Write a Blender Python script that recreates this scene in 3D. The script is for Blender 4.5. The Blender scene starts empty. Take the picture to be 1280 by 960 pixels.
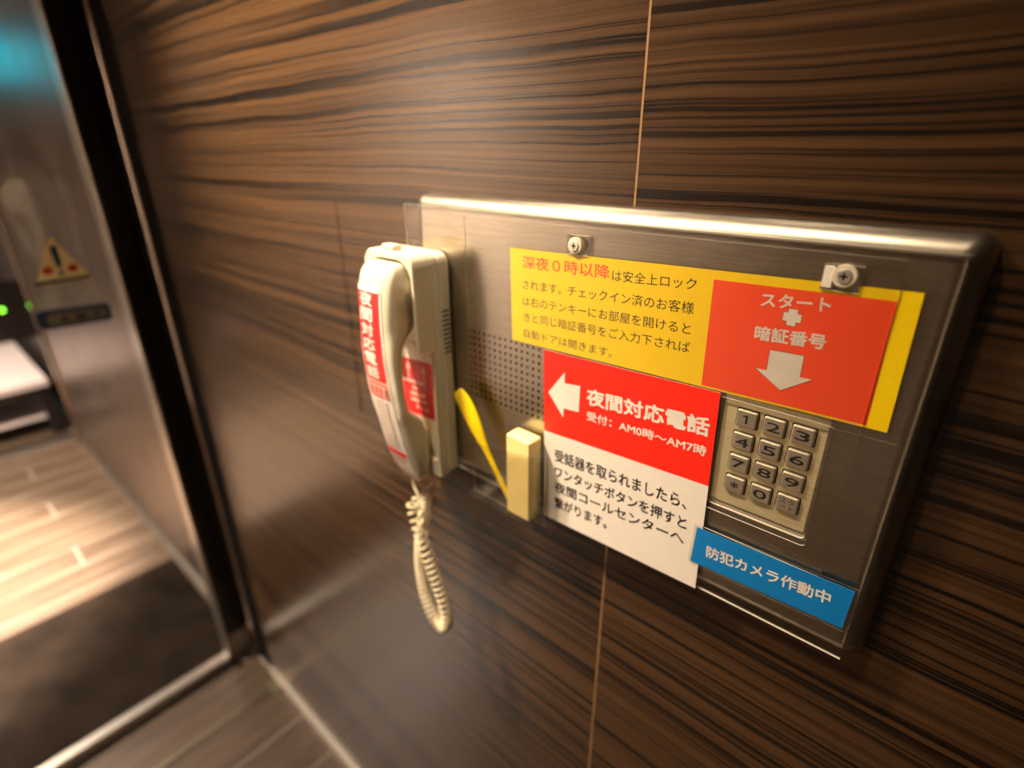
import bpy, bmesh, math, random
from mathutils import Vector, Matrix
C = bpy.context.scene.collection
FLOOR = 1345.0                       # all helper coordinates are millimetres: x along the wall, z up (0 = eye height), d = distance out of the wall

def W(x, z, d=0.0):
    return Vector((x, -d, z + FLOOR)) * 0.001

# ------------------------------------------------------------------ camera
cd = bpy.data.cameras.new('camera'); cam = bpy.data.objects.new('camera', cd); C.objects.link(cam)
fw = Vector((-0.60816797, 0.68717159, -0.3974002)); rt = Vector((0.75021056, 0.66118155, -0.00480336)); up = Vector((-0.25945294, 0.30105508, 0.91763283))
m = Matrix((rt, up, -fw)).transposed().to_4x4(); m.translation = W(0, 0, 360)
cam.matrix_world = m
cd.sensor_width = 36; cd.lens = 678.715 / 1280 * 36; cd.clip_start = 0.01
cd.dof.use_dof = True; cd.dof.focus_distance = 0.362; cd.dof.aperture_fstop = 2.7
bpy.context.scene.camera = cam

# ------------------------------------------------------------------ world, lights, exposure
sc = bpy.context.scene
sc.cycles.transparent_max_bounces = 40
wd = bpy.data.worlds.new('world'); sc.world = wd; wd.use_nodes = True
wd.node_tree.nodes['Background'].inputs[0].default_value = (1, .8, .6, 1)
wd.node_tree.nodes['Background'].inputs[1].default_value = 0.02
sc.view_settings.view_transform = 'Standard'; sc.view_settings.look = 'None'
sc.view_settings.exposure = 0.0; sc.view_settings.gamma = 1.0; sc.view_settings.use_curve_mapping = False

def disk(name, x, z, d, size, power, col, spread=150, aim=None):
    l = bpy.data.lights.new(name, 'AREA'); l.shape = 'DISK'; l.size = size; l.energy = power; l.color = col; l.spread = math.radians(spread)
    o = bpy.data.objects.new(name, l); C.objects.link(o); o.location = W(x, z, d)
    if aim: o.rotation_euler = (W(*aim) - o.location).to_track_quat('-Z', 'Y').to_euler()
    return o
CEIL = 900.0
WARM = (1, .79, .55); PINK = (1, .82, .70)
def spot(name, x, z, d, size, power, col, ang, blend, aim):
    l = bpy.data.lights.new(name, 'SPOT'); l.shadow_soft_size = size; l.energy = power; l.color = col; l.spot_size = math.radians(ang); l.spot_blend = blend
    o = bpy.data.objects.new(name, l); C.objects.link(o); o.location = W(x, z, d); o.rotation_euler = (W(*aim) - o.location).to_track_quat('-Z', 'Y').to_euler()
    return o
spot('lobby_downlight_key', -850, CEIL - 12, 510, .045, 350, WARM, 60, 1.0, (-630, 180, 0))
disk('lobby_downlight_near', -330, CEIL - 12, 470, 0.10, 3.6, WARM, 90)
spot('entrance_downlight', -2250, CEIL - 12, 850, .05, 3700, PINK, 43, .5, (-2250, -FLOOR, 850))
disk('entrance_downlight_far', -3700, CEIL - 12, 900, 0.12, 30, PINK, 120)
disk('entrance_downlight_front', -2500, CEIL - 12, 1550, 0.12, 190, PINK, 120)

# ------------------------------------------------------------------ materials
def nmat(name):
    mt = bpy.data.materials.new(name); mt.use_nodes = True
    nt = mt.node_tree; return mt, nt, nt.nodes['Principled BSDF']
def N(nt, t, **kw):
    n = nt.nodes.new(t)
    for k, v in kw.items(): setattr(n, k, v)
    return n
def ramp(nt, stops):
    r = N(nt, 'ShaderNodeValToRGB'); e = r.color_ramp.elements
    while len(e) < len(stops): e.new(.5)
    for i, (p, c) in enumerate(stops): e[i].position = p; e[i].color = tuple(c) + (1,) if len(c) == 3 else c
    return r
def noise(nt, scale, mapping, detail=3, rough=.5, coord='Object', dist=0):
    tc = N(nt, 'ShaderNodeTexCoord'); mp = N(nt, 'ShaderNodeMapping'); mp.inputs['Scale'].default_value = mapping
    nt.links.new(tc.outputs[coord], mp.inputs[0])
    n = N(nt, 'ShaderNodeTexNoise'); n.inputs['Scale'].default_value = scale; n.inputs['Detail'].default_value = detail
    n.inputs['Roughness'].default_value = rough; n.inputs['Distortion'].default_value = dist
    nt.links.new(mp.outputs[0], n.inputs['Vector']); return n
def plain(name, col, rough=.45, metal=0, var=.06, emis=None, spec=.5, nscale=60, coat=0):
    mt, nt, b = nmat(name)
    n = noise(nt, nscale, (1, 1, 1), 3)
    r = ramp(nt, [(.3, [c * (1 - var) for c in col]), (.7, [min(1, c * (1 + var)) for c in col])])
    nt.links.new(n.outputs[0], r.inputs[0]); nt.links.new(r.outputs[0], b.inputs['Base Color'])
    b.inputs['Roughness'].default_value = rough; b.inputs['Metallic'].default_value = metal; b.inputs['Specular IOR Level'].default_value = spec
    b.inputs['Coat Weight'].default_value = coat; b.inputs['Coat Roughness'].default_value = .08
    if emis: b.inputs['Emission Color'].default_value = tuple(col) + (1,); b.inputs['Emission Strength'].default_value = emis
    return mt
def brushed(name, col, rough=.3, scale=(2, 2, 90), bump=.12, var=.25, metal=1.0):
    mt, nt, b = nmat(name)
    n = noise(nt, 12, scale, 4, .6)
    n2 = noise(nt, 7, (1, 1, 1), 3)
    r = ramp(nt, [(.3, [c * (1 - var) for c in col]), (.7, [min(1, c * (1 + var)) for c in col])])
    nt.links.new(n.outputs[0], r.inputs[0]); nt.links.new(r.outputs[0], b.inputs['Base Color'])
    mr = N(nt, 'ShaderNodeMapRange'); mr.inputs[3].default_value = rough - .06; mr.inputs[4].default_value = rough + .1
    nt.links.new(n2.outputs[0], mr.inputs[0]); nt.links.new(mr.outputs[0], b.inputs['Roughness'])
    bp = N(nt, 'ShaderNodeBump'); bp.inputs['Strength'].default_value = bump; bp.inputs['Distance'].default_value = .0004
    nt.links.new(n.outputs[0], bp.inputs['Height']); nt.links.new(bp.outputs[0], b.inputs['Normal'])
    b.inputs['Metallic'].default_value = metal
    return mt
def clear(name, tint=(.97, .97, .97), rough=.04, ior=1.45):
    mt = bpy.data.materials.new(name); mt.use_nodes = True; nt = mt.node_tree; nt.nodes.clear()
    o = N(nt, 'ShaderNodeOutputMaterial'); mx = N(nt, 'ShaderNodeMixShader'); t = N(nt, 'ShaderNodeBsdfTransparent'); g = N(nt, 'ShaderNodeBsdfGlossy'); lw = N(nt, 'ShaderNodeLayerWeight')
    lw.inputs[0].default_value = .5; pw = N(nt, 'ShaderNodeMath', operation='POWER'); pw.inputs[1].default_value = 5; nt.links.new(lw.outputs['Facing'], pw.inputs[0])
    f0 = ((ior - 1) / (ior + 1)) ** 2; f = N(nt, 'ShaderNodeMapRange'); f.inputs[3].default_value = f0; f.inputs[4].default_value = 1; nt.links.new(pw.outputs[0], f.inputs[0])
    t.inputs[0].default_value = tint + (1,)
    n = noise(nt, 30, (1, 1, 1), 3); mr = N(nt, 'ShaderNodeMapRange'); mr.inputs[3].default_value = rough; mr.inputs[4].default_value = rough * 2.2
    nt.links.new(n.outputs[0], mr.inputs[0]); nt.links.new(mr.outputs[0], g.inputs['Roughness'])
    nt.links.new(f.outputs[0], mx.inputs[0]); nt.links.new(t.outputs[0], mx.inputs[1]); nt.links.new(g.outputs[0], mx.inputs[2]); nt.links.new(mx.outputs[0], o.inputs[0])
    return mt
def zebra(name, seed):
    mt, nt, b = nmat(name)
    tc = N(nt, 'ShaderNodeTexCoord'); sp = N(nt, 'ShaderNodeSeparateXYZ'); nt.links.new(tc.outputs['Object'], sp.inputs[0])
    wv = noise(nt, 1, (1.0, 1, 2.4), 2, .4); wv2 = noise(nt, 1, (7, 1, 16), 2)
    def math_(op, a, bb):
        k = N(nt, 'ShaderNodeMath', operation=op)
        for i, v in enumerate((a, bb)):
            if isinstance(v, (int, float)): k.inputs[i].default_value = v
            else: nt.links.new(v, k.inputs[i])
        return k.outputs[0]
    z = math_('ADD', sp.outputs[2], math_('MULTIPLY', math_('SUBTRACT', wv.outputs[0], .5), .045))
    z = math_('ADD', z, math_('MULTIPLY', math_('SUBTRACT', wv2.outputs[0], .5), .007))
    def streak(fx, fz, detail, off, rg=.6):
        cb = N(nt, 'ShaderNodeCombineXYZ')
        nt.links.new(math_('MULTIPLY', sp.outputs[0], fx), cb.inputs[0]); nt.links.new(math_('MULTIPLY', z, fz), cb.inputs[2]); cb.inputs[1].default_value = off + seed
        n = N(nt, 'ShaderNodeTexNoise'); n.inputs['Scale'].default_value = 1; n.inputs['Detail'].default_value = detail; n.inputs['Roughness'].default_value = rg
        nt.links.new(cb.outputs[0], n.inputs['Vector']); return n.outputs[0]
    s1 = streak(.8, 185, 3, 3.1); s2 = streak(.6, 17, 2, 9.7, .5); s3 = streak(3, 620, 3, 5.5); s4 = streak(1.1, 420, 2, 15)
    v = math_('ADD', s1, math_('MULTIPLY', math_('SUBTRACT', s2, .5), .15))
    v = math_('ADD', v, math_('MULTIPLY', math_('SUBTRACT', s4, .5), .14))
    r = ramp(nt, [(.37, (.007, .004, .0023)), (.425, (.019, .0098, .0048)), (.46, (.051, .0252, .0108)), (.62, (.092, .047, .0195))])
    nt.links.new(v, r.inputs[0])
    r2 = ramp(nt, [(.25, (.80, .80, .80)), (.75, (1, 1, 1))]); nt.links.new(s3, r2.inputs[0])
    mx = N(nt, 'ShaderNodeMix', data_type='RGBA', blend_type='MULTIPLY'); mx.inputs[0].default_value = 1
    nt.links.new(r.outputs[0], mx.inputs[6]); nt.links.new(r2.outputs[0], mx.inputs[7]); nt.links.new(mx.outputs[2], b.inputs['Base Color'])
    b.inputs['Roughness'].default_value = .25; b.inputs['Specular IOR Level'].default_value = .5
    bp = N(nt, 'ShaderNodeBump'); bp.inputs['Strength'].default_value = .08; bp.inputs['Distance'].default_value = .0003
    nt.links.new(s1, bp.inputs['Height']); nt.links.new(bp.outputs[0], b.inputs['Normal'])
    return mt
def tilemat(name, c1, c2, rough):
    mt, nt, b = nmat(name)
    n = noise(nt, 3, (9, .9, 1), 5, .6); n2 = noise(nt, 26, (9, .8, 1), 3, .6)
    mx = N(nt, 'ShaderNodeMath', operation='ADD'); h = N(nt, 'ShaderNodeMath', operation='MULTIPLY'); h.inputs[1].default_value = .35
    nt.links.new(n2.outputs[0], h.inputs[0]); nt.links.new(n.outputs[0], mx.inputs[0]); nt.links.new(h.outputs[0], mx.inputs[1])
    r = ramp(nt, [(.5, c1), (.85, c2)]); nt.links.new(mx.outputs[0], r.inputs[0]); nt.links.new(r.outputs[0], b.inputs['Base Color'])
    b.inputs['Roughness'].default_value = rough
    return mt

def translucent(name, col):
    mt, nt, b = nmat(name); n = noise(nt, 40, (1, 1, 1)); r = ramp(nt, [(.3, [c * .95 for c in col]), (.7, col)]); nt.links.new(n.outputs[0], r.inputs[0]); nt.links.new(r.outputs[0], b.inputs['Base Color'])
    t = N(nt, 'ShaderNodeBsdfTranslucent'); nt.links.new(r.outputs[0], t.inputs[0]); mx = N(nt, 'ShaderNodeMixShader'); mx.inputs[0].default_value = .6
    nt.links.new(b.outputs[0], mx.inputs[1]); nt.links.new(t.outputs[0], mx.inputs[2]); nt.links.new(mx.outputs[0], nt.nodes['Material Output'].inputs[0]); b.inputs['Roughness'].default_value = .5
    return mt
M = dict(
    wood_a=zebra('zebra_laminate', 12.3), wood_b=zebra('zebra_laminate_next', 3.7),
    seam=plain('seam_filler', (.30, .17, .07), .5),
    steel=brushed('brushed_stainless', (.46, .415, .34), .31, (3, 3, 110), .10, .16),
    steel_key=brushed('keypad_plate_steel', (.74, .64, .38), .36, (4, 4, 120), .10, .14, .62),
    steel_btn=brushed('button_steel', (.44, .38, .29), .40, (4, 4, 90), .08, .14, .7),
    steel_wall=brushed('satin_steel_wall', (.22, .17, .14), .34, (60, 2, 2), .03, .10),
    chrome=plain('polished_chrome', (.42, .34, .27), .08, 1),
    alu=plain('satin_aluminium', (.42, .38, .33), .36, 1),
    ceiling=plain('ceiling_paint', (.22, .17, .12), .8), wallpaint=plain('cream_wall', (.62, .52, .44), .7),
    darkwall=plain('dark_wall', (.03, .022, .018), .5),
    black=plain('black_enamel', (.010, .007, .006), .25), blackmatte=plain('black_matte', (.006, .005, .005), .9, spec=.03),
    tile=tilemat('wood_look_tile', (.045, .027, .0155), (.105, .069, .044), .36), grout=plain('grout', (.20, .16, .12), .8),
    mat=plain('dark_floor_mat', (.008, .0048, .0028), .85, nscale=9, var=.5, spec=.05), base=plain('skirting_metal', (.50, .44, .36), .38, .6),
    brass=plain('threshold_brass', (.22, .19, .12), .4, 1),
    acryl=clear('clear_acrylic', (.985, .98, .97), .05), film=clear('clear_film', (.99, .99, .985), .10, 1.25), pocket=clear('pocket_acrylic', (.93, .91, .88), .06), glass=clear('door_glass', (.93, .95, .94), .02),
    acedge=plain('acrylic_cut_edge', (.62, .58, .50), .25, spec=.8),
    yellow=plain('print_yellow', (1.0, .70, .0), .38, var=.02), inred=plain('print_vermilion', (1.0, .085, .02), .38, var=.03),
    red=plain('print_red', (1.0, .018, .004), .4, var=.02), white=plain('print_white', (.86, .80, .72), .4, var=.02),
    blue=plain('print_blue', (.0, .20, .58), .42, var=.03), ink=plain('print_black', (.010, .008, .006), .5), inkred=plain('print_text_red', (.95, .10, .03), .5),
    outline=plain('print_outline', (.25, .03, .01), .5),
    cream=plain('cream_abs_plastic', (.80, .73, .56), .33, var=.02), creamdark=plain('cream_abs_recess', (.46, .40, .27), .5, var=.03),
    crimson=plain('sticker_crimson', (.62, .006, .012), .35, var=.04), stred=plain('sticker_bright_red', (.86, .01, .012), .35), stwhite=plain('sticker_white', (.82, .76, .68), .35),
    stpink=plain('sticker_pink_tint', (.85, .52, .42), .4), brown=plain('sticker_fine_print', (.40, .20, .10), .5),
    cord=plain('cord_vinyl', (.72, .62, .42), .36, var=.03),
    stick=plain('yellow_plastic', (1.0, .74, .0), .28, var=.03), pale=plain('pale_yellow_plastic', (.95, .82, .34), .42, var=.03),
    screwm=plain('screw_zinc', (.75, .70, .62), .3, .8), washer=plain('nylon_washer', (.70, .62, .48), .4), dark=plain('dark_recess', (.010, .008, .006), .8, spec=.1),
    engr=plain('engraved_black', (.012, .010, .008), .6), stkcream=translucent('door_sticker_cream', (.80, .70, .45)), stkblue=translucent('door_sticker_blue', (.01, .16, .38)),
    stkred=translucent('door_sticker_red', (.80, .10, .02)), stkgrey=translucent('door_sticker_slate', (.10, .15, .22)),
    pinkwhite=plain('bench_top_white', (.55, .46, .43), .45), teal=plain('teal_screen', (.0, .55, .75), .3, emis=9), green=plain('green_led', (.25, 1, .05), .3, emis=6),
    lamp=plain('downlight_lens', (1, .85, .65), .3, emis=8))

# ------------------------------------------------------------------ mesh helpers
def link(name, bm, mat, parent=None, angle=35, mats=None, wn=True):
    me = bpy.data.meshes.new(name); bmesh.ops.recalc_face_normals(bm, faces=bm.faces); bm.to_mesh(me); bm.free()
    for k in (mats or [mat]): me.materials.append(M[k])
    for p in me.polygons: p.use_smooth = True
    me.set_sharp_from_angle(angle=math.radians(angle))
    o = bpy.data.objects.new(name, me); C.objects.link(o); o.parent = parent
    if wn: w = o.modifiers.new('weighted', 'WEIGHTED_NORMAL'); w.keep_sharp = True; w.weight = 80
    return o
def box(bm, x0, x1, z0, z1, d0, d1, bev=0, seg=2, mi=0):
    vs = [bm.verts.new(W(x, z, d)) for x in (x0, x1) for z in (z0, z1) for d in (d0, d1)]
    fs = [bm.faces.new([vs[i] for i in q]) for q in ((0, 1, 3, 2), (4, 6, 7, 5), (0, 4, 5, 1), (2, 3, 7, 6), (0, 2, 6, 4), (1, 5, 7, 3))]
    for f in fs: f.material_index = mi
    if bev:
        es = list({e for f in fs for e in f.edges})
        bmesh.ops.bevel(bm, geom=es, offset=bev * .001, segments=seg, affect='EDGES', profile=.5)
def rrect(x0, x1, z0, z1, r, n=5):
    pts = []
    for cx, cz, a in ((x1 - r, z1 - r, 0), (x0 + r, z1 - r, 90), (x0 + r, z0 + r, 180), (x1 - r, z0 + r, 270)):
        for i in range(n + 1):
            t = math.radians(a + 90 * i / n); pts.append((cx + r * math.cos(t), cz + r * math.sin(t)))
    return pts
def rings(bm, lst, cap0=True, cap1=True, mi=0):
    rs = [[bm.verts.new(p) for p in r] for r in lst]; n = len(rs[0])
    for a, b in zip(rs, rs[1:]):
        for i in range(n):
            f = bm.faces.new((a[i], a[(i + 1) % n], b[(i + 1) % n], b[i])); f.material_index = mi
    if cap0: bm.faces.new(rs[0]).material_index = mi
    if cap1: bm.faces.new(rs[-1]).material_index = mi
    return rs
def plate(bm, loops, d0, d1, side_mi=0):
    """flat sheet with outline loops[0] and holes loops[1:], d0..d1"""
    for d in (d0, d1):
        es = []
        for lp in loops:
            vs = [bm.verts.new(W(x, z, d)) for x, z in lp]
            es += [bm.edges.new((vs[i], vs[(i + 1) % len(vs)])) for i in range(len(vs))]
        bmesh.ops.triangle_fill(bm, edges=es, use_beauty=True, use_dissolve=False)
    bm.verts.ensure_lookup_table(); k = sum(len(l) for l in loops); st = len(bm.verts) - 2 * k; o = st
    for lp in loops:
        for i in range(len(lp)):
            j = (i + 1) % len(lp)
            f = bm.faces.new((bm.verts[o + i], bm.verts[o + j], bm.verts[o + j + k], bm.verts[o + i + k])); f.material_index = side_mi
        o += len(lp)
def polyprint(name, pts, d, mat, parent, th=.06):
    bm = bmesh.new(); plate(bm, [pts], d - th, d); return link(name, bm, mat, parent)
def cyl(bm, x, z, d0, d1, r, n=24, r1=None):
    r1 = r if r1 is None else r1
    rings(bm, [[W(x + rr * math.cos(2 * math.pi * i / n), z + rr * math.sin(2 * math.pi * i / n), d) for i in range(n)] for d, rr in ((d0, r), (d1, r1))])
def empty(name, label, cat, loc=None, group=None):
    o = bpy.data.objects.new(name, None); C.objects.link(o); o.empty_display_size = .02
    tag(o, label, cat, group); return o
def tag(o, label, cat, group=None):
    o['label'] = label; o['category'] = cat
    if group: o['group'] = group
    return o
def structure(o): o['kind'] = 'structure'; return o
def sroot(name):
    o = bpy.data.objects.new(name, None); C.objects.link(o); o['kind'] = 'structure'; return o
_tc = {}
def textpts(s, bold):
    if (s, bold) in _tc: return _tc[(s, bold)]
    c = bpy.data.curves.new('t', 'FONT'); c.body = s; c.resolution_u = 3
    o = bpy.data.objects.new('t', c); C.objects.link(o); dg = bpy.context.evaluated_depsgraph_get(); dg.update()
    me = bpy.data.meshes.new_from_object(o.evaluated_get(dg)); bpy.data.objects.remove(o); bpy.data.curves.remove(c)
    v = [(p.co.x, p.co.y) for p in me.vertices]; f = [tuple(p.vertices) for p in me.polygons]; bpy.data.meshes.remove(me)
    x0 = min(p[0] for p in v); x1 = max(p[0] for p in v); y0 = min(p[1] for p in v); y1 = max(p[1] for p in v)
    _tc[(s, bold)] = ([((a - x0) / (x1 - x0), (b - y0) / (y1 - y0) - .5) for a, b in v], f); return _tc[(s, bold)]
def text(s, pl, pr, h, fn, mat, parent, bold=0.0, name='lettering', shear=0):
    """print s between mid-height points pl and pr, h tall, fn maps (u,v) -> world"""
    v, f = textpts(s, bold); L = math.hypot(pr[0] - pl[0], pr[1] - pl[1]); ux, uz = (pr[0] - pl[0]) / L, (pr[1] - pl[1]) / L
    me = bpy.data.meshes.new(name)
    k = bold * h; sh = [(0, 0)] if k < .05 else [(0, 0)] + [(k * math.cos(q * math.pi / 4), k * math.sin(q * math.pi / 4)) for q in range(8)]
    L -= 2 * k; h -= 2 * k; pl = (pl[0] + k * ux, pl[1] + k * uz)      # heavier weight: the outline laid down again a hair to every side
    V = [fn(pl[0] + a * L * ux - b * h * uz + p, pl[1] + a * L * uz + b * h * ux + q) - Vector((0, j_ * 1.2e-5, 0)) for j_, (p, q) in enumerate(sh) for a, b in v]
    me.from_pydata(V, [], [tuple(i + len(v) * j for i in t_) for j in range(len(sh)) for t_ in f])
    me.materials.append(M[mat]); o = bpy.data.objects.new(name, me); C.objects.link(o); o.parent = parent; return o

# ------------------------------------------------------------------ setting: floor
fl = sroot('floor')
bm = bmesh.new(); box(bm, -5200, 1600, -FLOOR - 40, -FLOOR - .7, -10, 2100); link('grout', bm, 'grout', fl)
tw = 138.0
def tilemesh(x0, x1, d0, d1):
    bm = bmesh.new(); box(bm, x0, x1, -FLOOR - 3.2, -FLOOR, d0, d1, .5, 1); o = link('tile', bm, 'tile', fl); return o
xi = -1040.0; cols = []
k = -32
while k < 12:
    x0 = -1040 + k * tw; cols.append((k, x0 + 2.6, x0 + tw - 2.6)); k += 1
for k, x0, x1 in cols:
    if x1 < -3330: continue
    cuts = {0: [3, 233, 1133, 2000], 1: [3, 533, 1433, 2000], 2: [3, 833, 1733, 2000]}[k % 3] if k < 6 else [3, 900, 2000]
    for a, b_ in zip(cuts, cuts[1:]): tilemesh(x0, x1, a + 2.6, b_ - 2.6)
bm = bmesh.new(); box(bm, -5190, -3330, -FLOOR - 3, -FLOOR, 0, 2000); o = link('outer_floor', bm, 'tile', fl)
bm = bmesh.new(); box(bm, -3360, -3290, -FLOOR - 3, -FLOOR + 4, 3, 1990, 1.5, 1); o = link('threshold', bm, 'alu', fl)
structure(fl)
# entrance mat
bm = bmesh.new(); box(bm, -1935, -1350, -FLOOR + .2, -FLOOR + 6, 16, 1900, 2, 2)
tag(link('entrance_mat', bm, 'mat'), 'dark brown entrance mat lying just beyond the glass door', 'mat')

# walls
wr = sroot('wall_right')
bm = bmesh.new(); box(bm, -1300, 1600, -FLOOR, CEIL, -60, -12.1); link('backing', bm, 'darkwall', wr)
for x0, x1, k in ((-1218, -202.7, 'wood_a'), (-201.3, 1600, 'wood_b')):
    bm = bmesh.new(); box(bm, x0, x1, -FLOOR, CEIL, -12, 0, .25, 1); o = link('panel', bm, k, wr)
bm = bmesh.new(); box(bm, -202.8, -201.2, -FLOOR, CEIL, -12, -.15); link('seam_filler', bm, 'seam', wr)
# flush access plate in the laminate
bm = bmesh.new(); box(bm, -696, -590, -326, -52, 0, 1.0, .4, 2)
hp = tag(link('access_plate', bm, 'wood_a'), 'flush rectangular wood-grain cover plate on the wall left of the phone', 'cover plate')
# skirting
bm = bmesh.new(); box(bm, -1218, 1600, -FLOOR, -FLOOR + 28, 0, 6, 1, 2); structure(link('baseboard_right', bm, 'base'))
wl = sroot('wall_left')
for x0, x1 in ((-3180, -2562), (-2560, -1942), (-1940, -1402)):
    bm = bmesh.new(); box(bm, x0, x1, -FLOOR, CEIL, -40, 0, .5, 1); link('panel', bm, 'steel_wall', wl)
bm = bmesh.new(); box(bm, -3180, -1402, -FLOOR, -FLOOR + 30, 0, 8, 1, 2); structure(link('baseboard_left', bm, 'alu'))
bm = bmesh.new(); box(bm, -3215, -3180, -FLOOR, CEIL, -40, 14, 4, 3); structure(link('trim_3', bm, 'chrome'))
bm = bmesh.new(); box(bm, -5200, -3215, -FLOOR, CEIL, -80, -40); structure(link('wall_side', bm, 'darkwall'))
bm = bmesh.new(); box(bm, -5250, -5200, -FLOOR, CEIL, -80, 2100); structure(link('wall_end', bm, 'darkwall'))
bm = bmesh.new(); box(bm, -5200, 1600, -FLOOR, CEIL, 2000, 2100); structure(link('wall_front', bm, 'wallpaint'))
bm = bmesh.new(); box(bm, 1600, 1650, -FLOOR, CEIL, -60, 2100); structure(link('wall_near', bm, 'darkwall'))
bm = bmesh.new(); box(bm, -5250, 1650, CEIL, CEIL + 50, -80, 2100); structure(link('ceiling', bm, 'ceiling'))

# jamb of the glass door
jb = sroot('trim_1')
bm = bmesh.new(); box(bm, -1308, -1219, -FLOOR, CEIL, -12, -4); link('shadow_gap', bm, 'blackmatte', jb)
bm = bmesh.new()
rings(bm, [[W(-1326 + 18 * math.cos(t), z, -10 + 12 * math.sin(t)) for t in [math.pi * i / 12 for i in range(13)]] for z in (-FLOOR, CEIL)]); link('chrome_strip', bm, 'chrome', jb)
bm = bmesh.new(); box(bm, -1402, -1345, -FLOOR + 90, CEIL, -40, 52, 1, 2); link('post', bm, 'black', jb)
bm = bmesh.new(); box(bm, -1400, -1343, -FLOOR, -FLOOR + 90, -40, 52, 1, 2); link('post_foot', bm, 'alu', jb)
bm = bmesh.new(); box(bm, -1400, -1343, -FLOOR, CEIL, 52, 60, 3, 3); link('edge_strip', bm, 'alu', jb)

# glass door (plane perpendicular to the wall)
dr = sroot('door_1')
for d0, d1 in ((62, 1020), (1030, 1990)):
    bm = bmesh.new(); box(bm, -1352, -1342, -FLOOR + 30, 760, d0, d1); link('pane', bm, 'glass', dr)
    bm = bmesh.new(); box(bm, -1362, -1332, -FLOOR + 1, -FLOOR + 32, d0, d1, 3, 3); link('bottom_rail', bm, 'alu', dr)
    bm = bmesh.new(); box(bm, -1362, -1332, 760, 800, d0, d1, 3, 3); link('top_rail', bm, 'alu', dr)
bm = bmesh.new(); box(bm, -1420, -1320, 800, CEIL, 60, 1998); link('header', bm, 'black', dr)
bm = bmesh.new(); bmesh.ops.create_uvsphere(bm, u_segments=16, v_segments=10, radius=.009, matrix=Matrix.Translation(W(-1330, -FLOOR + 26, 66))); link('end_cap', bm, 'chrome', dr)
bm = bmesh.new(); box(bm, -1180, -1170, -FLOOR - 2, -FLOOR + 3, 12, 1990, 1, 2); structure(link('trim_2', bm, 'brass'))
bm = bmesh.new(); box(bm, -1196, -1150, -FLOOR, -FLOOR + 5, 8, 30, 1, 2); structure(link('trim_4', bm, 'brass'))

# stickers on the glass (glass plane x = -1341.5)
KX = 1341.5 / 1310
def G(d, z, off=0): return W(-1341.5 + off, z * KX, 360 - (360 - d) * KX)
def gpoly(name, pts, off, mat, parent):
    bm = bmesh.new(); a = [[bm.verts.new(G(d, z, o)) for d, z in pts] for o in (off - .25, off)]
    n = len(pts); bm.faces.new(a[0]); bm.faces.new(a[1])
    for i in range(n): bm.faces.new((a[0][i], a[0][(i + 1) % n], a[1][(i + 1) % n], a[1][i]))
    return link(name, bm, mat, parent)
t = empty('warning_sticker', 'cream triangular warning sticker with blue exclamation mark on the glass door', 'sticker')
gpoly('backing', [(201, -229), (159, -146), (152, -146), (110, -229)], .5, 'stkcream', t)
gpoly('exclamation_bar', [(162, -161), (150, -160), (152, -200), (159, -200)], .8, 'stkblue', t)
gpoly('exclamation_dot', [(160, -206), (152, -206), (152, -214), (160, -214)], .8, 'stkblue', t)
gpoly('base_line', [(198, -221), (114, -219), (111, -226), (201, -228)], .8, 'stkgrey', t)
for c in (175, 136):
    gpoly('red_mark', [(c + 9 * math.cos(a), -203 + 7 * math.sin(a)) for a in [i * math.pi / 6 for i in range(12)]], .8, 'stkred', t)
t = empty('door_label', 'slate blue rounded label strip below the triangular sticker on glass', 'label')
def rr2(d0, d1, z0, z1, r, k=-.03): return [(a, b + k * (a - d0)) for a, b in rrect(d0, d1, z0, z1, r, 4)]
gpoly('backing', rr2(98, 216, -313, -277, 9, .03), .5, 'stkgrey', t)
gpoly('inner_strip', rr2(106, 200, -306, -285, 8, .03), .8, 'stkcream', t)
for d, w in ((118, 9), (140, 16), (168, 10)): gpoly('print_mark', rr2(d, d + w, -300, -291, 2, .03), 1.1, 'stkgrey', t)

# ceiling fittings
def downlight(x, d, lab):
    o = bmesh.new(); cyl(o, 0, 0, 0, 0.001, 1)
    o.free()
    r = empty('downlight', lab, 'ceiling light', group='round ceiling downlights')
    bm = bmesh.new(); n = 24
    rings(bm, [[W(x + rr * math.cos(2 * math.pi * i / n), z, d + rr * math.sin(2 * math.pi * i / n)) for i in range(n)] for rr, z in ((48, CEIL - 2), (62, CEIL - 2), (60, CEIL - 8), (50, CEIL - 8))], False, False); link('trim_ring', bm, 'alu', r)
    bm = bmesh.new(); rings(bm, [[W(x + 48 * math.cos(2 * math.pi * i / n), z, d + 48 * math.sin(2 * math.pi * i / n)) for i in range(n)] for z in (CEIL - 1, CEIL - 4)]); link('lens', bm, 'lamp', r)
for x, d, lab in ((-850, 510, 'round recessed downlight above the left part of the wood wall'), (-330, 470, 'round recessed downlight above the phone panel'),
                  (-2250, 850, 'round recessed downlight just beyond the glass door'), (-3700, 900, 'round recessed downlight farthest into the entrance'), (-2500, 1550, 'round recessed downlight near the cream wall')):
    downlight(x, d, lab)
t = empty('lit_sign', 'teal glowing sign high at the far end of the entrance', 'sign')
bm = bmesh.new(); box(bm, -4560, -4520, 380, 600, 300, 640, 5, 2); link('housing', bm, 'black', t)
bm = bmesh.new(); box(bm, -4520, -4517, 390, 590, 310, 630); link('screen', bm, 'teal', t)
bm = bmesh.new(); box(bm, -4548, -4532, 600, CEIL, 465, 481); link('hanger', bm, 'black', t)

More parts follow.
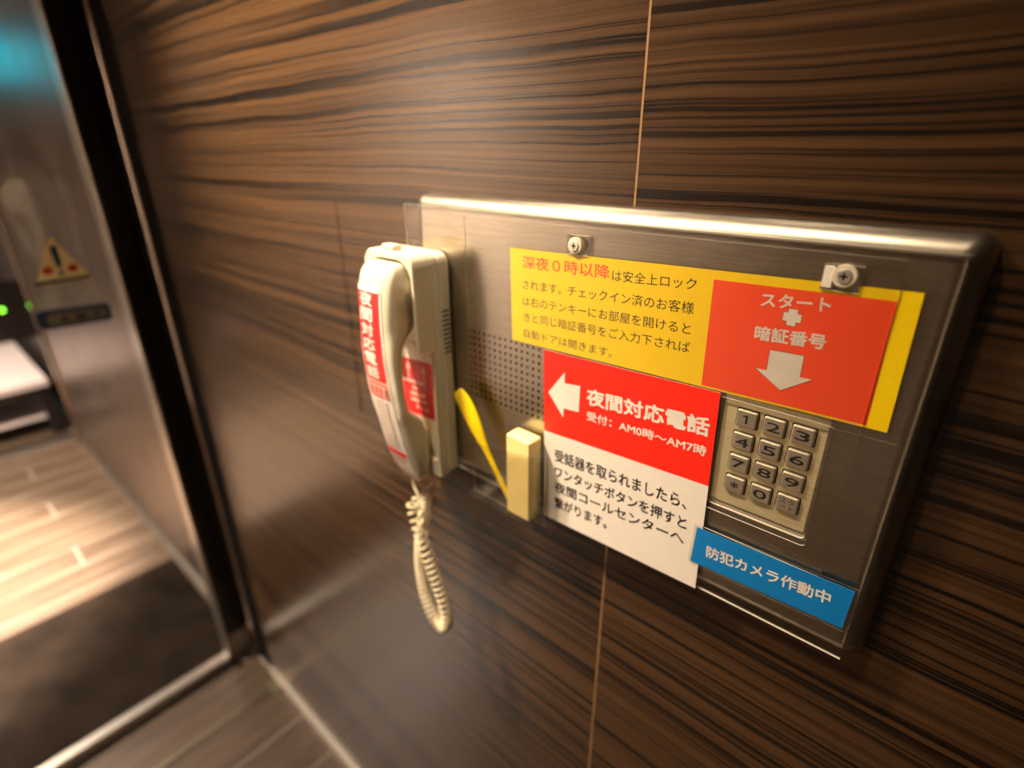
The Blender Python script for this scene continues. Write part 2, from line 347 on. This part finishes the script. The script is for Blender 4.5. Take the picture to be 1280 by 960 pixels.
# bench beyond the door and little box with green lamp
t = empty('low_bench', 'low bench with pinkish white top and black frame by the entrance', 'bench')
bm = bmesh.new(); box(bm, -4300, -3405, -1080, -1048, 22, 640, 4, 2); link('seat', bm, 'pinkwhite', t)
bm = bmesh.new(); box(bm, -4290, -3412, -1130, -1080, 30, 630, 2, 2); link('apron', bm, 'black', t)
for x in (-4260, -3440):
    for d in (50, 600):
        bm = bmesh.new(); box(bm, x - 22, x + 22, -FLOOR, -1130, d - 22, d + 22, 2, 1); link('leg', bm, 'black', t)
bm = bmesh.new(); box(bm, -4240, -3460, -1262, -1240, 40, 610, 2, 1); link('lower_shelf', bm, 'pinkwhite', t)
t = empty('signal_box', 'small black wall box with a glowing green indicator lamp', 'control box')
bm = bmesh.new(); box(bm, -3760, -3705, -900, -600, -40, 110, 4, 2); link('housing', bm, 'black', t)
bm = bmesh.new(); cyl(bm, 0, 0, 0, 1, 1); bm.free()
bm = bmesh.new(); bmesh.ops.create_uvsphere(bm, u_segments=16, v_segments=10, radius=.010, matrix=Matrix.Translation(W(-3703, -737, 66))); link('indicator_lamp', bm, 'green', t)

# ------------------------------------------------------------------ steel panel
pn = empty('steel_panel', 'brushed stainless steel intercom panel with rounded rim on the wood wall', 'intercom panel')
PX0, PX1, PZ0, PZ1 = -429, 1, -317, -38
GX0, GX1, GZ0, GZ1 = -359.25, -261.75, -225.25, -153.75
bm = bmesh.new(); R_ = 15; lst = []
for d, ins, r in [(0, 0, 9), (3, 0, 9)] + [(3 + R_ * math.sin(a), R_ * (1 - math.cos(a)), 9 - 6.5 * (1 - math.cos(a))) for a in [math.pi / 2 * i / 8 for i in range(1, 9)]]:
    lst.append([W(x, z, d) for x, z in rrect(PX0 + ins, PX1 - ins, PZ0 + ins, PZ1 - ins, r, 5)])
rs = rings(bm, lst, True, False)
es = [bm.edges.get((rs[-1][i], rs[-1][(i + 1) % len(rs[-1])])) for i in range(len(rs[-1]))]
hv = [bm.verts.new(W(x, z, 18)) for x, z in ((GX0, GZ0), (GX1, GZ0), (GX1, GZ1), (GX0, GZ1))]
es += [bm.edges.new((hv[i], hv[(i + 1) % 4])) for i in range(4)]
bmesh.ops.triangle_fill(bm, edges=es, use_beauty=True)
link('housing', bm, 'steel', pn, 30)
bm = bmesh.new(); p = 6.5
for i in range(15):
    for j in range(11):
        cx, cz = GX0 + p * (i + .5), GZ1 - p * (j + .5); n = 12
        sq = []
        for k in range(n):
            a = 2 * math.pi * k / n; c_, s_ = math.cos(a), math.sin(a); s = (p / 2) / max(abs(c_), abs(s_)); sq.append((cx + c_ * s, cz + s_ * s))
        # square outline with its four corners snapped in
        co = [(cx + sx * p / 2, cz + sz * p / 2) for sx, sz in ((1, 1), (-1, 1), (-1, -1), (1, -1))]
        A = [bm.verts.new(W(x, z, 18)) for x, z in sq]
        B_ = [bm.verts.new(W(cx + 1.75 * math.cos(2 * math.pi * k / n), cz + 1.75 * math.sin(2 * math.pi * k / n), 18)) for k in range(n)]
        D_ = [bm.verts.new(W(cx + 1.75 * math.cos(2 * math.pi * k / n), cz + 1.75 * math.sin(2 * math.pi * k / n), 15.5)) for k in range(n)]
        for k in range(n):
            l = (k + 1) % n
            bm.faces.new((A[k], A[l], B_[l], B_[k])); bm.faces.new((B_[k], B_[l], D_[l], D_[k])).material_index = 1
        bm.faces.new(D_).material_index = 1
        for q, (k, l) in enumerate(((1, 2), (4, 5), (7, 8), (10, 11))):
            cv = bm.verts.new(W(co[q][0], co[q][1], 18)); bm.faces.new((A[k], cv, A[l]))
g = link('speaker_grille', bm, 'steel', pn, 30, ['steel', 'dark']); g['label'] = 'perforated speaker grille of small round holes'
# keypad
bm = bmesh.new(); box(bm, -111, -48, -232, -146, 18, 18.9, .5, 2); o = link('keypad_plate', bm, 'steel_key', pn); o['label'] = 'bright brushed keypad plate'
KX0, KZ0, KDX, KDZ = -95.09 - 17.137 * 0, -163.58, 17.137, 16.858
labels = [['1', '2', '3'], ['4', '5', '6'], ['7', '8', '9'], ['*', '0', 'st']]
for j in range(4):
    for i in range(3):
        x, z = KX0 + i * KDX, KZ0 - j * KDZ
        bm = bmesh.new(); box(bm, x - 7.3, x + 7.3, z - 6.6, z + 6.6, 18.9, 19.1)
        bm2 = bmesh.new(); bm.free()
        rings(bm2, [[W(a, b, d) for a, b in rrect(x - hx, x + hx, z - hz, z + hz, r, 4)] for d, hx, hz, r in ((18.9, 6.7, 6.1, 1.3), (20.4, 6.7, 6.1, 1.3), (21.1, 6.3, 5.7, 1.2), (21.35, 5.6, 5.0, 1.0))])
        kb = link('key', bm2, 'steel_btn', pn, 40)
        s = labels[j][i]; fn = lambda u, v, d=21.4: W(u, v, d)
        bm = bmesh.new(); plate(bm, [rrect(x - 7.4, x + 7.4, z - 6.8, z + 6.8, 1.6, 3), rrect(x - 6.75, x + 6.75, z - 6.15, z + 6.15, 1.3, 3)], 18.9, 18.95); link('gap', bm, 'dark', kb)
        if s == 'st':
            text('スタ', (x - 4.6, z + 2.2), (x + 4.4, z + 2.2), 4.0, fn, 'engr', kb, 0, 'symbol'); text('ート', (x - 3.6, z - 2.4), (x + 4.4, z - 2.4), 3.8, fn, 'engr', kb, 0, 'symbol')
        else:
            if s == '1':
                polyprint('symbol', [(x - .5, z - 3.1), (x + .9, z - 3.1), (x + .9, z + 3.2), (x - .1, z + 3.2), (x - 2.3, z + 2.3), (x - 2.3, z + 1.3), (x - .5, z + 1.9)], 21.42, 'engr', kb); continue
            w = {'1': 1.9, '*': 2.6}.get(s, 4.3); h = 6.4 if s != '*' else 5.0
            text(s, (x - w, z), (x + w, z), h, fn, 'engr', kb, .03 if s == '*' else .016, 'symbol')

# ------------------------------------------------------------------ clear acrylic cover
ac = empty('acrylic_cover', 'clear acrylic plate screwed over the front of the steel panel', 'cover')
def notch(xc): return [(xc - 9.5, -72.5), (xc + 9.5, -72.5), (xc + 9.5, -58.5), (xc - 9.5, -58.5)]
bm = bmesh.new(); plate(bm, [[(-437.7, -315.5), (-8.7, -315.5), (-8.7, -47.4), (-437.7, -47.4)], notch(-234.5), notch(-60.0), rrect(-112, -46.5, -236, -149, 3, 4)], 18.4, 20.2, 1)
o = link('plate', bm, 'acryl', ac, 30, ['acryl', 'acedge'])
for xc, lab in ((-236.0, 'pale screw with plain washer and cross slot'), (-58.7, 'dark cross-slot screw head in a pale washer')):
    zc = -66.0 if xc < -100 else -64.0
    bm = bmesh.new(); cyl(bm, xc, zc, 18.2, 22.6, 6.2, 28); cyl(bm, xc, zc, 22.6, 23.1, 6.2, 28, 5.6); sw = link('screw', bm, 'washer', ac, 40); sw['label'] = lab
    bm = bmesh.new(); cyl(bm, xc, zc, 23.0, 24.0, 4.2, 24, 3.4); h = link('screw_head', bm, 'screwm' if xc > -100 else 'washer', sw, 40)
    bm = bmesh.new()
    for a, b in ((.5, 2.0), (2.0, .5)): box(bm, xc - a, xc + a, zc - b, zc + b, 23.9, 24.08)
    link('cross_slot', bm, 'dark', sw)
bm = bmesh.new(); box(bm, -69, -64, -71.5, -59.5, 18.2, 22, .3, 1); o = link('spacer', bm, 'stwhite', ac); o['label'] = 'small white spacer tab beside the right screw'

def rotrect(x0, x1, z0, z1, an, r=.3):
    xm, zm = (x0 + x1) / 2, (z0 + z1) / 2; c, s = math.cos(an), math.sin(an)
    return [(xm + c * (x - xm) - s * (z - zm), zm + s * (x - xm) + c * (z - zm)) for x, z in ((x0, z0), (x1, z0), (x1, z1), (x0, z1))]
FN = lambda d: (lambda u, v: W(u, v, d))
# yellow notice
yn = empty('yellow_notice', 'wide yellow notice sheet with black text and a vermilion box', 'notice')
Y = rotrect(-300.7, -21.2, -150.24, -71.08, .024)
nx = [(-243.2, Y[0][1] + 0)]
def notched(loop, xs, dep, an=.024):
    """cut the screw notches out of the upper edge"""
    a, b, c, d = loop; out = [a, b, c]
    up_ = lambda x: d[1] + (c[1] - d[1]) * (x - d[0]) / (c[0] - d[0])
    for xc in sorted(xs, reverse=True): out += [(xc + 9.5, up_(xc + 9.5)), (xc + 9.5, -72.6), (xc - 9.5, -72.6), (xc - 9.5, up_(xc - 9.5))] if up_(xc) > -72.6 else []
    return out + [d]
bm = bmesh.new(); plate(bm, [notched(Y, (-60.0, ), 0)], 20.4, 20.6); link('sheet', bm, 'yellow', yn)
bm = bmesh.new(); plate(bm, [rotrect(-306.7, -15.4, -156.0, -65.3, .024), Y], 20.42, 20.6, 1); link('laminate_border', bm, 'film', yn, 30, ['film', 'acedge'])
bx = [(-126.6, -147.4), (-30.7, -144.2), (-32.4, -73.6), (-130.7, -76.1)]
bx = rotrect(-128.9, -31.4, -147.0, -75.0, .024)
bm = bmesh.new(); plate(bm, [bx], 20.62, 20.68); o = link('vermilion_box', bm, 'inred', yn); o['label'] = 'vermilion box with white words, plus sign and down arrow'
vb = o
fn = FN(20.66)
text('深夜０時以降', (-288, -84.4), (-205.8, -81.9), 10.3, FN(20.66), 'inkred', yn, .012)
for s, a, b, h in (('は安全上ロック', (-203.7, -83.7), (-140.6, -80.9), 8.0), ('されます。チェックイン済のお客様', (-288, -102.7), (-140.1, -96.9), 8.3), ('は右のテンキーにお部屋を開けると', (-288, -116.8), (-140.4, -111.2), 8.0),
                   ('きと同じ暗証番号をご入力下されば', (-286.6, -130.4), (-139.3, -124.1), 8.0), ('自動ドアは開きます。', (-286.5, -144.5), (-199.1, -142.3), 7.6)):
    text(s, a, b, h, FN(20.66), 'ink', yn, .004)
text('スタート', (-99.6, -83.9), (-62.1, -80.9), 8.4, FN(20.74), 'stwhite', vb, .022)
text('暗証番号', (-99.8, -104.7), (-60.1, -102.5), 9.2, FN(20.74), 'stwhite', vb, .03)
def sc_(pts, k):
    cx = sum(p[0] for p in pts) / len(pts); cz = sum(p[1] for p in pts) / len(pts)
    return [(cx + (x - cx) + k * (1 if x > cx else -1), cz + (z - cz) + k * (1 if z > cz else -1)) for x, z in pts]
arr = [(-89.0, -113.7), (-69.9, -113.1), (-69.7, -126.6), (-62.9, -126.4), (-78.8, -137.8), (-95.3, -127.3), (-88.8, -127.2)]
pc, pz, e, f_ = -80.6, -91.6, 2.5, 5.0
plus = [(pc - e, pz - f_), (pc + e, pz - f_), (pc + e, pz - e), (pc + f_, pz - e), (pc + f_, pz + e), (pc + e, pz + e), (pc + e, pz + f_), (pc - e, pz + f_), (pc - e, pz + e), (pc - f_, pz + e), (pc - f_, pz - e), (pc - e, pz - e)]
for nm, q in (('arrow', arr), ('plus_sign', plus)):
    polyprint(nm + '_outline', sc_(q, .35), 20.72, 'outline', vb); polyprint(nm, q, 20.76, 'stwhite', vb)

# plastic sleeve with the little pocket
sl = empty('plastic_sleeve', 'clear plastic sleeve over the yellow notice with a pocket at lower left', 'sleeve')
bm = bmesh.new()
plate(bm, [[(-353.5, -334), (-258, -334), (-258, -258), (-32.5, -258), (-32.5, -52.4), (-353.5, -52.4)], notch(-234.5), notch(-60.0), rrect(-117, -45, -240, -152, 3, 4)], 20.9, 21.7, 1)
link('back_sheet', bm, 'acryl', sl, 30, ['acryl', 'acedge'])
bm = bmesh.new(); PD = 43
plate(bm, [[(-343, -322), (-257, -322), (-257, -247), (-343, -262)]], PD - 1.2, PD, 1)
link('pocket_front', bm, 'pocket', sl, 30, ['pocket', 'acryl'])
for x in (-343, -258.2):
    bm = bmesh.new(); box(bm, x, x + 1.2, -322, -262 if x < -300 else -247, 21.8, PD - 1.3); link('pocket_side', bm, 'acryl', sl)
bm = bmesh.new(); box(bm, -343, -257, -323.4, -322.1, 21.8, PD); link('pocket_bottom', bm, 'acryl', sl)

# red and white notice
rn = empty('red_white_notice', 'red and white notice sheet with white left arrow beside the keypad', 'notice')
Rr = rotrect(-261.0, -111.5, -317.67, -151.5, .028)
bm = bmesh.new(); plate(bm, [Rr], 22.0, 22.25); o = link('sheet', bm, 'white', rn)
def lerp(a, b, t): return (a[0] + (b[0] - a[0]) * t, a[1] + (b[1] - a[1]) * t)
tl = (Rr[3][1] - (-226.8)) / (Rr[3][1] - Rr[0][1]); tl = .455
bm = bmesh.new(); plate(bm, [[lerp(Rr[3], Rr[0], tl), lerp(Rr[2], Rr[1], .437), Rr[2], Rr[3]]], 22.26, 22.32); o = link('red_field', bm, 'red', rn)
text('夜間対応電話', (-218.6, -183.2), (-117.3, -176.9), 14.6, FN(22.4), 'stwhite', rn, .034)
text('受付：AM0時～AM7時', (-217.4, -200.1), (-116.9, -195.7), 8.4, FN(22.4), 'stwhite', rn, .022)
polyprint('arrow', [(-257.3, -191.0), (-240.9, -168.5), (-240.6, -178.2), (-225.2, -176.3), (-225.4, -199.8), (-240.8, -201.3), (-240.7, -210.0)], 22.4, 'stwhite', rn)
for s, a, b, h in (('受話器を取られましたら、', (-248.6, -249.5), (-125.6, -243.0), 12.3), ('ワンタッチボタンを押すと', (-248.1, -266.0), (-123.3, -260.8), 11.4),
                   ('夜間コールセンターへ', (-247.5, -282), (-123.3, -275.8), 11.2), ('繋がります。', (-247.0, -298.9), (-191.3, -295.2), 11.5)):
    text(s, a, b, h, FN(22.4), 'ink', rn, .012)

# blue label
bl = empty('blue_label', 'narrow blue label strip with white lettering near the panel bottom', 'label')
bq = [(-116.2, -291.6), (-12.6, -288.0), (-11.8, -256.2), (-115.0, -259.4)]
bm = bmesh.new(); plate(bm, [bq], 22.5, 22.7); link('sheet', bm, 'blue', bl)
bm = bmesh.new(); plate(bm, [sc_(bq, 2.0), list(bq)], 22.45, 22.55, 1); link('clear_margin', bm, 'film', bl, 30, ['film', 'acedge'])
text('防犯カメラ作動中', (-105.4, -276.4), (-22.9, -269.4), 10.4, FN(22.8), 'stwhite', bl, .022)

# ------------------------------------------------------------------ wall telephone
ph = empty('wall_telephone', 'cream plastic wall telephone base mounted on the left end of the steel panel', 'telephone')
BX0, BX1 = -452, -378
bm = bmesh.new()
rings(bm, [[W(x, z, d) for x, z in rrect(BX0 + i, BX1 - i, -321 + i, -86 - i, r, 6)] for d, i, r in ((20.4, 1, 10), (23, 0, 10), (32.2, 0, 10), (33.2, 1, 9))])
link('back_shell', bm, 'cream', ph, 40)
bm = bmesh.new()
rings(bm, [[W(x, z, d) for x, z in rrect(BX0 + i, BX1 - i, -319 + i, -85 - i, r, 6)] for d, i, r in ((33.2, 1.4, 9), (34.2, .4, 10), (39.5, .4, 10), (41.0, 1.6, 9))])
fr = link('front_cover', bm, 'cream', ph, 40)
# raised rim round the lower face
bm = bmesh.new()
oz = [(BX0 + .6, -318), (BX1 - .6, -318), (BX1 - .6, -175), (BX0 + .6, -175)]
plate(bm, [oz, [(BX0 + 4.6, -300), (BX1 - 4.8, -300), (BX1 - 4.8, -178), (BX0 + 4.6, -178)]], 40.5, 45.0)
link('raised_rim', bm, 'cream', ph)
# cradle arch at the top
bm = bmesh.new(); out = rrect(BX0 + 1, BX1 - .4, -190, -83.5, 13, 8); inn = rrect(BX0 + 6.5, BX1 - 5.0, -186, -90, 22, 8)
outer = [p for p in out if p[1] > -150]; 
def arch(d0, d1):
    a = [(BX1 - .4, -176)] + outer_arc + [(BX0 + 1, -176)]
    return a
def arc(cx0, cx1, ztop, r, zb, n=8):
    pts = [(cx1, zb)]
    for i in range(n + 1):
        t = math.pi / 2 * i / n; pts.append((cx1 - r + r * math.cos(t), ztop - r + r * math.sin(t)))
    for i in range(n + 1):
        t = math.pi / 2 + math.pi / 2 * i / n; pts.append((cx0 + r + r * math.cos(t), ztop - r + r * math.sin(t)))
    pts.append((cx0, zb)); return pts
O = arc(BX0 + .8, BX1 - .4, -84, 13, -176); I = arc(BX0 + 6.5, BX1 - 5.2, -91, 20, -176)
n = len(O); lv = []
for d, sh in ((40.5, 0), (60.0, 0), (62.0, 1.6)):
    o_ = arc(BX0 + .8 + sh, BX1 - .4 - sh, -84 - sh, 13 - sh, -176); i_ = arc(BX0 + 6.5 - sh * .6, BX1 - 5.2 + sh * .6, -91 + sh * .6, 20, -176)
    lv.append(([bm.verts.new(W(x, z, d)) for x, z in o_], [bm.verts.new(W(x, z, d)) for x, z in i_]))
for k in range(2):
    for q in (0, 1):
        for i in range(n - 1): bm.faces.new((lv[k][q][i], lv[k][q][i + 1], lv[k + 1][q][i + 1], lv[k + 1][q][i]))
    for i in (0, n - 1): bm.faces.new((lv[k][0][i], lv[k][1][i], lv[k + 1][1][i], lv[k + 1][0][i]))
for k in (0, 2):
    for i in range(n - 1): bm.faces.new((lv[k][0][i], lv[k][0][i + 1], lv[k][1][i + 1], lv[k][1][i]))
link('cradle', bm, 'cream', ph, 40)
bm = bmesh.new(); box(bm, -424, -406, -86, -78.5, 50, 60.5, 2, 3); link('hook_tab', bm, 'cream', ph)
# vents on the right side
for i in range(10):
    z = -140.5 - i * 4.6
    bm = bmesh.new(); box(bm, BX1 - 1.2, BX1 + .12, z - .8, z + .8, 22.8, 32.0); link('vent_slot', bm, 'dark', fr if False else ph)
# sticker below the cradle
st = bmesh.new(); plate(st, [[(-438, -260), (-384, -256.5), (-384, -176), (-438, -178)]], 41.0, 41.3); so = link('instruction_sticker', st, 'stwhite', ph)
so['label'] = 'crimson and white instruction sticker with two white up arrows'
polyprint('red_field', [(-436, -258.5), (-386.5, -255), (-386.5, -193), (-436, -196)], 41.4, 'crimson', so)
for x in (-424.5, -400.5):
    bm = bmesh.new(); plate(bm, [[(x + 4.4 * math.cos(a), -185 + 5 * math.sin(a)) for a in [i * math.pi / 8 for i in range(16)]], [(x + 3.5 * math.cos(a), -185 + 4 * math.sin(a)) for a in [i * math.pi / 8 for i in range(16)]]], 41.35, 41.45); link('ring_mark', bm, 'creamdark', so)
    polyprint('arrow', [(x - 1, -219), (x + 1, -219), (x + 1, -206), (x + 3.4, -206), (x, -198), (x - 3.4, -206), (x - 1, -206)], 41.5, 'stpink', so)
polyprint('bracket', [(-437, -219), (-399.5, -217), (-399.5, -220), (-437, -222.5)], 41.5, 'stpink', so)
for x, z, w in ((-420, -228, 9), (-424, -235, 12), (-408, -234, 8), (-424, -242, 14), (-406, -241, 7), (-416, -249, 5), (-408, -249, 4), (-401, -249, 4)):
    polyprint('print_mark', [(x, z), (x + w, z + .4), (x + w, z + 3.6), (x, z + 3.4)], 41.5, 'stpink', so)
# modular jack under the base
bm = bmesh.new(); box(bm, -412, -396, -326, -319, 26, 38, 1, 2); link('cord_socket', bm, 'cream', ph)

# handset
hs = empty('telephone_handset', 'cream curved telephone handset with red sticker hanging on the cradle', 'handset')
def interp(tab, z):
    for (a, va), (b, vb_) in zip(tab, tab[1:]):
        if a >= z >= b:
            t = (a - z) / (a - b); t = t * t * (3 - 2 * t) if False else t; return va + (vb_ - va) * t
    return tab[0][1] if z > tab[0][0] else tab[-1][1]
front = [(-93, 71), (-97, 77), (-105, 81), (-120, 84), (-145, 86), (-180, 86), (-215, 83.5), (-245, 79.5), (-270, 75), (-295, 69), (-312, 64), (-322, 60.5), (-327, 57)]
back = [(-93, 60), (-97, 55), (-105, 52.5), (-148, 51.5), (-154, 54), (-160, 62), (-168, 70), (-190, 73), (-215, 72.5), (-236, 69), (-243, 60), (-250, 52), (-262, 48), (-300, 46.8), (-312, 48), (-320, 51), (-327, 55)]
halfw = [(-93, 19), (-97, 23), (-105, 25.6), (-120, 26.5), (-150, 26), (-200, 25), (-240, 25.5), (-290, 25), (-308, 23.5), (-318, 20), (-327, 13)]
bm = bmesh.new(); zs = [-93, -94.2, -96, -99, -103, -108, -115, -125, -135, -142, -147, -150, -153, -156, -159, -162, -165, -170] + [-170 - 8 * i for i in range(1, 9)] + [-238, -241, -244, -247, -250, -255, -262, -270, -280, -290, -298, -305, -311, -316, -320, -323.5, -326, -327]
lst = []
for z in zs:
    f_, b_, w = interp(front, z), interp(back, z), interp(halfw, z); xc = -414.5; hd = (f_ - b_) / 2; cdp = (f_ + b_) / 2
    ring = []
    for k in range(36):
        a = 2 * math.pi * k / 36; c_, s_ = math.cos(a), math.sin(a); e = .50
        ring.append(W(xc + w * math.copysign(abs(c_) ** e, c_), z, cdp + hd * math.copysign(abs(s_) ** (.62 if s_ > 0 else .4), s_)))
    lst.append(ring)
rings(bm, lst)
ho = link('body', bm, 'cream', hs, 60, None, False)
sub = ho.modifiers.new('sub', 'SUBSURF'); sub.levels = 1; sub.render_levels = 1
# curved sticker on the handset front
def hsurf(x, z, off):
    w = interp(halfw, z); f_, b_ = interp(front, z), interp(back, z); u = max(-.985, min(.985, (x + 414.5) / w))
    c_ = abs(u) ** (1 / .50); s_ = math.sqrt(max(0, 1 - c_ * c_)); return W(x, z, (f_ + b_) / 2 + (f_ - b_) / 2 * s_ ** .62 + off)
def strip(name, x0, x1, z0, z1, off, mat, parent, nx=8, nz=24):
    bm = bmesh.new(); g = [[bm.verts.new(hsurf(x0 + (x1 - x0) * i / nx, z0 + (z1 - z0) * j / nz, off)) for i in range(nx + 1)] for j in range(nz + 1)]
    for j in range(nz):
        for i in range(nx): bm.faces.new((g[j][i], g[j][i + 1], g[j + 1][i + 1], g[j + 1][i]))
    return link(name, bm, mat, parent)
stk = strip('handset_sticker', -436, -399, -312, -114, .45, 'stwhite', hs); stk['label'] = 'long white and red sticker with vertical white characters'
strip('red_field', -434, -402, -205, -116, .75, 'stred', stk)
for j, ch in enumerate('夜間対応電話'):
    z = -124 - j * 14.3
    text(ch, (-430, z), (-411, z - .5), 12.6, lambda u, v: hsurf(u, v, 1.2), 'stwhite', stk, .045, 'lettering')
strip('red_frame', -433, -402, -223, -207, .7, 'stred', stk, 6, 6); strip('frame_inner', -431, -404, -221, -209, .95, 'stpink', stk, 6, 6)
for x in (-429, -422, -415, -408): strip('print_mark', x, x + 4, -219, -211, 1.15, 'brown' if x > -412 else 'stred', stk, 2, 3)
for x, zt in ((-426, -228), (-418.5, -226), (-411, -228)):
    for q in range(15):
        z = zt - q * 4.0
        if z > -284: strip('print_mark', x, x + 2.6, z - 2.6, z, .8, 'brown' if x > -415 else 'stpink', stk, 1, 2)
strip('red_band', -434, -401, -294, -287, .75, 'stred', stk, 6, 3)
for z in (-298, -302, -306): strip('print_mark', -430, -406, z - 1.6, z, .8, 'stpink' if z < -299 else 'brown', stk, 5, 1)
# torn upper edge of the sticker
polyprint('torn_flap', [(0, 0), (1, 0), (0, 1)], 20.0, 'stwhite', stk) if False else None
strip('torn_edge', -436.5, -401, -117.5, -112, .95, 'stwhite', stk, 8, 2)

# coiled cord
cdp = [(-414, -326, 56), (-411, -338, 57), (-404, -347, 58), (-409, -352, 59), (-414, -364, 59), (-409, -384, 59), (-403, -408, 58), (-395, -432, 57), (-386, -458, 56), (-378, -484, 55), (-375, -507, 54), (-380, -523, 53), (-392, -532, 52), (-405, -525, 51), (-416, -505, 50), (-424, -475, 48), (-426, -445, 46), (-422, -412, 44), (-417, -385, 42), (-413, -362, 40), (-409, -348, 39), (-404, -341, 37), (-399, -342, 35), (-398, -336, 34), (-404, -326, 32)]
def catmull(P, n):
    out = []; P = [Vector(p) for p in P]; P = [2 * P[0] - P[1]] + P + [2 * P[-1] - P[-2]]
    for i in range(1, len(P) - 2):
        for k in range(n):
            t = k / n; a, b, c, d = P[i - 1:i + 3]
            out.append(.5 * ((2 * b) + (c - a) * t + (2 * a - 5 * b + 4 * c - d) * t * t + (3 * b - a - 3 * c + d) * t ** 3))
    out.append(P[-2]); return out
path = catmull(cdp, 30)
L = [0]
for a, b in zip(path, path[1:]): L.append(L[-1] + (b - a).length)
pts = []; T = L[-1]; ph_ = 0.0; step = .28; s = 0; idx = 0; nrm = Vector((0, 0, 1)); prev = None
while s < T:
    while L[idx + 1] < s: idx += 1
    t = (s - L[idx]) / (L[idx + 1] - L[idx]); p = path[idx].lerp(path[idx + 1], t); tg = (path[idx + 1] - path[idx]).normalized()
    if prev: nrm = (nrm - tg * nrm.dot(tg)).normalized()
    prev = tg; bn = tg.cross(nrm)
    fade = min(1, max(0, (s - 30) / 8)) * min(1, max(0, (T - 34 - s) / 8)); r = 6.3 * fade
    pitch = 11 - 3.6 * min(1, s / 130) if s < 220 else 6.3
    pts.append(p + nrm * r * math.cos(ph_) + bn * r * math.sin(ph_)); 
    dph = 2 * math.pi * step / pitch; ph_ += dph; s += step
bm = bmesh.new(); lst = []; nr = Vector((0, 0, 1))
for i, p in enumerate(pts):
    tg = (pts[min(i + 1, len(pts) - 1)] - pts[max(i - 1, 0)]).normalized(); nr = (nr - tg * nr.dot(tg)).normalized(); bn = tg.cross(nr)
    lst.append([W(q.x, q.y, q.z) for q in [p + nr * 1.4 * math.cos(a) + bn * 1.4 * math.sin(a) for a in [2 * math.pi * k / 7 for k in range(7)]]])
rings(bm, lst)
tag(link('coiled_cord', bm, 'cord', None, 80, None, False), 'cream coiled telephone cord hanging in a loop under the handset', 'cord')

# yellow stick in the pocket
cl = [(576, 492), (585, 515), (596, 545), (606, 570), (618, 595), (630, 622)]
ctr = [(-357.3, -214, 36.1), (-356.6, -214.8, 36.1), (-350, -222, 35.6), (-343, -233, 35), (-334, -250, 34), (-330, -259, 33), (-322, -274, 31.5), (-311, -294, 30), (-300, -313, 28.5), (-296.5, -319, 28)]
hw = [6.4, 8.2, 10.6, 11.4, 9.6, 6.0, 3.4, 3.2, 3.6, 3.2]; th = [1.4, 2.0, 2.4, 2.6, 2.3, 1.9, 1.6, 1.6, 1.6, 1.2]
bm = bmesh.new(); lst = []
for i, (x, z, d) in enumerate(ctr):
    a = Vector(ctr[max(i - 1, 0)]); b = Vector(ctr[min(i + 1, len(ctr) - 1)]); tg = (b - a).normalized(); sd = Vector((-tg.y, tg.x, 0)).normalized() * -1; nn = tg.cross(sd)
    lst.append([W(x + sd.x * hw[i] * math.cos(q) + nn.x * th[i] * math.sin(q), z + sd.y * hw[i] * math.cos(q) + nn.y * th[i] * math.sin(q), d + sd.z * hw[i] * math.cos(q) + nn.z * th[i] * math.sin(q)) for q in [2 * math.pi * k / 16 for k in range(16)]])
rings(bm, lst); o = link('paddle_stick', bm, 'stick', None, 60, None, False); tag(o, 'bright yellow plastic stick with a broad flat end leaning in the pocket', 'stick')
sb = o.modifiers.new('sub', 'SUBSURF'); sb.levels = 1; sb.render_levels = 1
# pale yellow box
bm = bmesh.new()
rings(bm, [[W(a, b - (a + 277) * .02, d) for a, b in rrect(-291.5 + i, -262.5 - i, -320.5 + i, -235.5 - i, r, 4)] for d, i, r in ((23.2, 1.5, 2), (24.5, .3, 2.5), (38.6, .3, 2.5), (40.2, 1.6, 2))])
o = link('pale_yellow_box', bm, 'pale', None, 45); tag(o, 'pale yellow plastic box standing upright in the clear pocket', 'box')
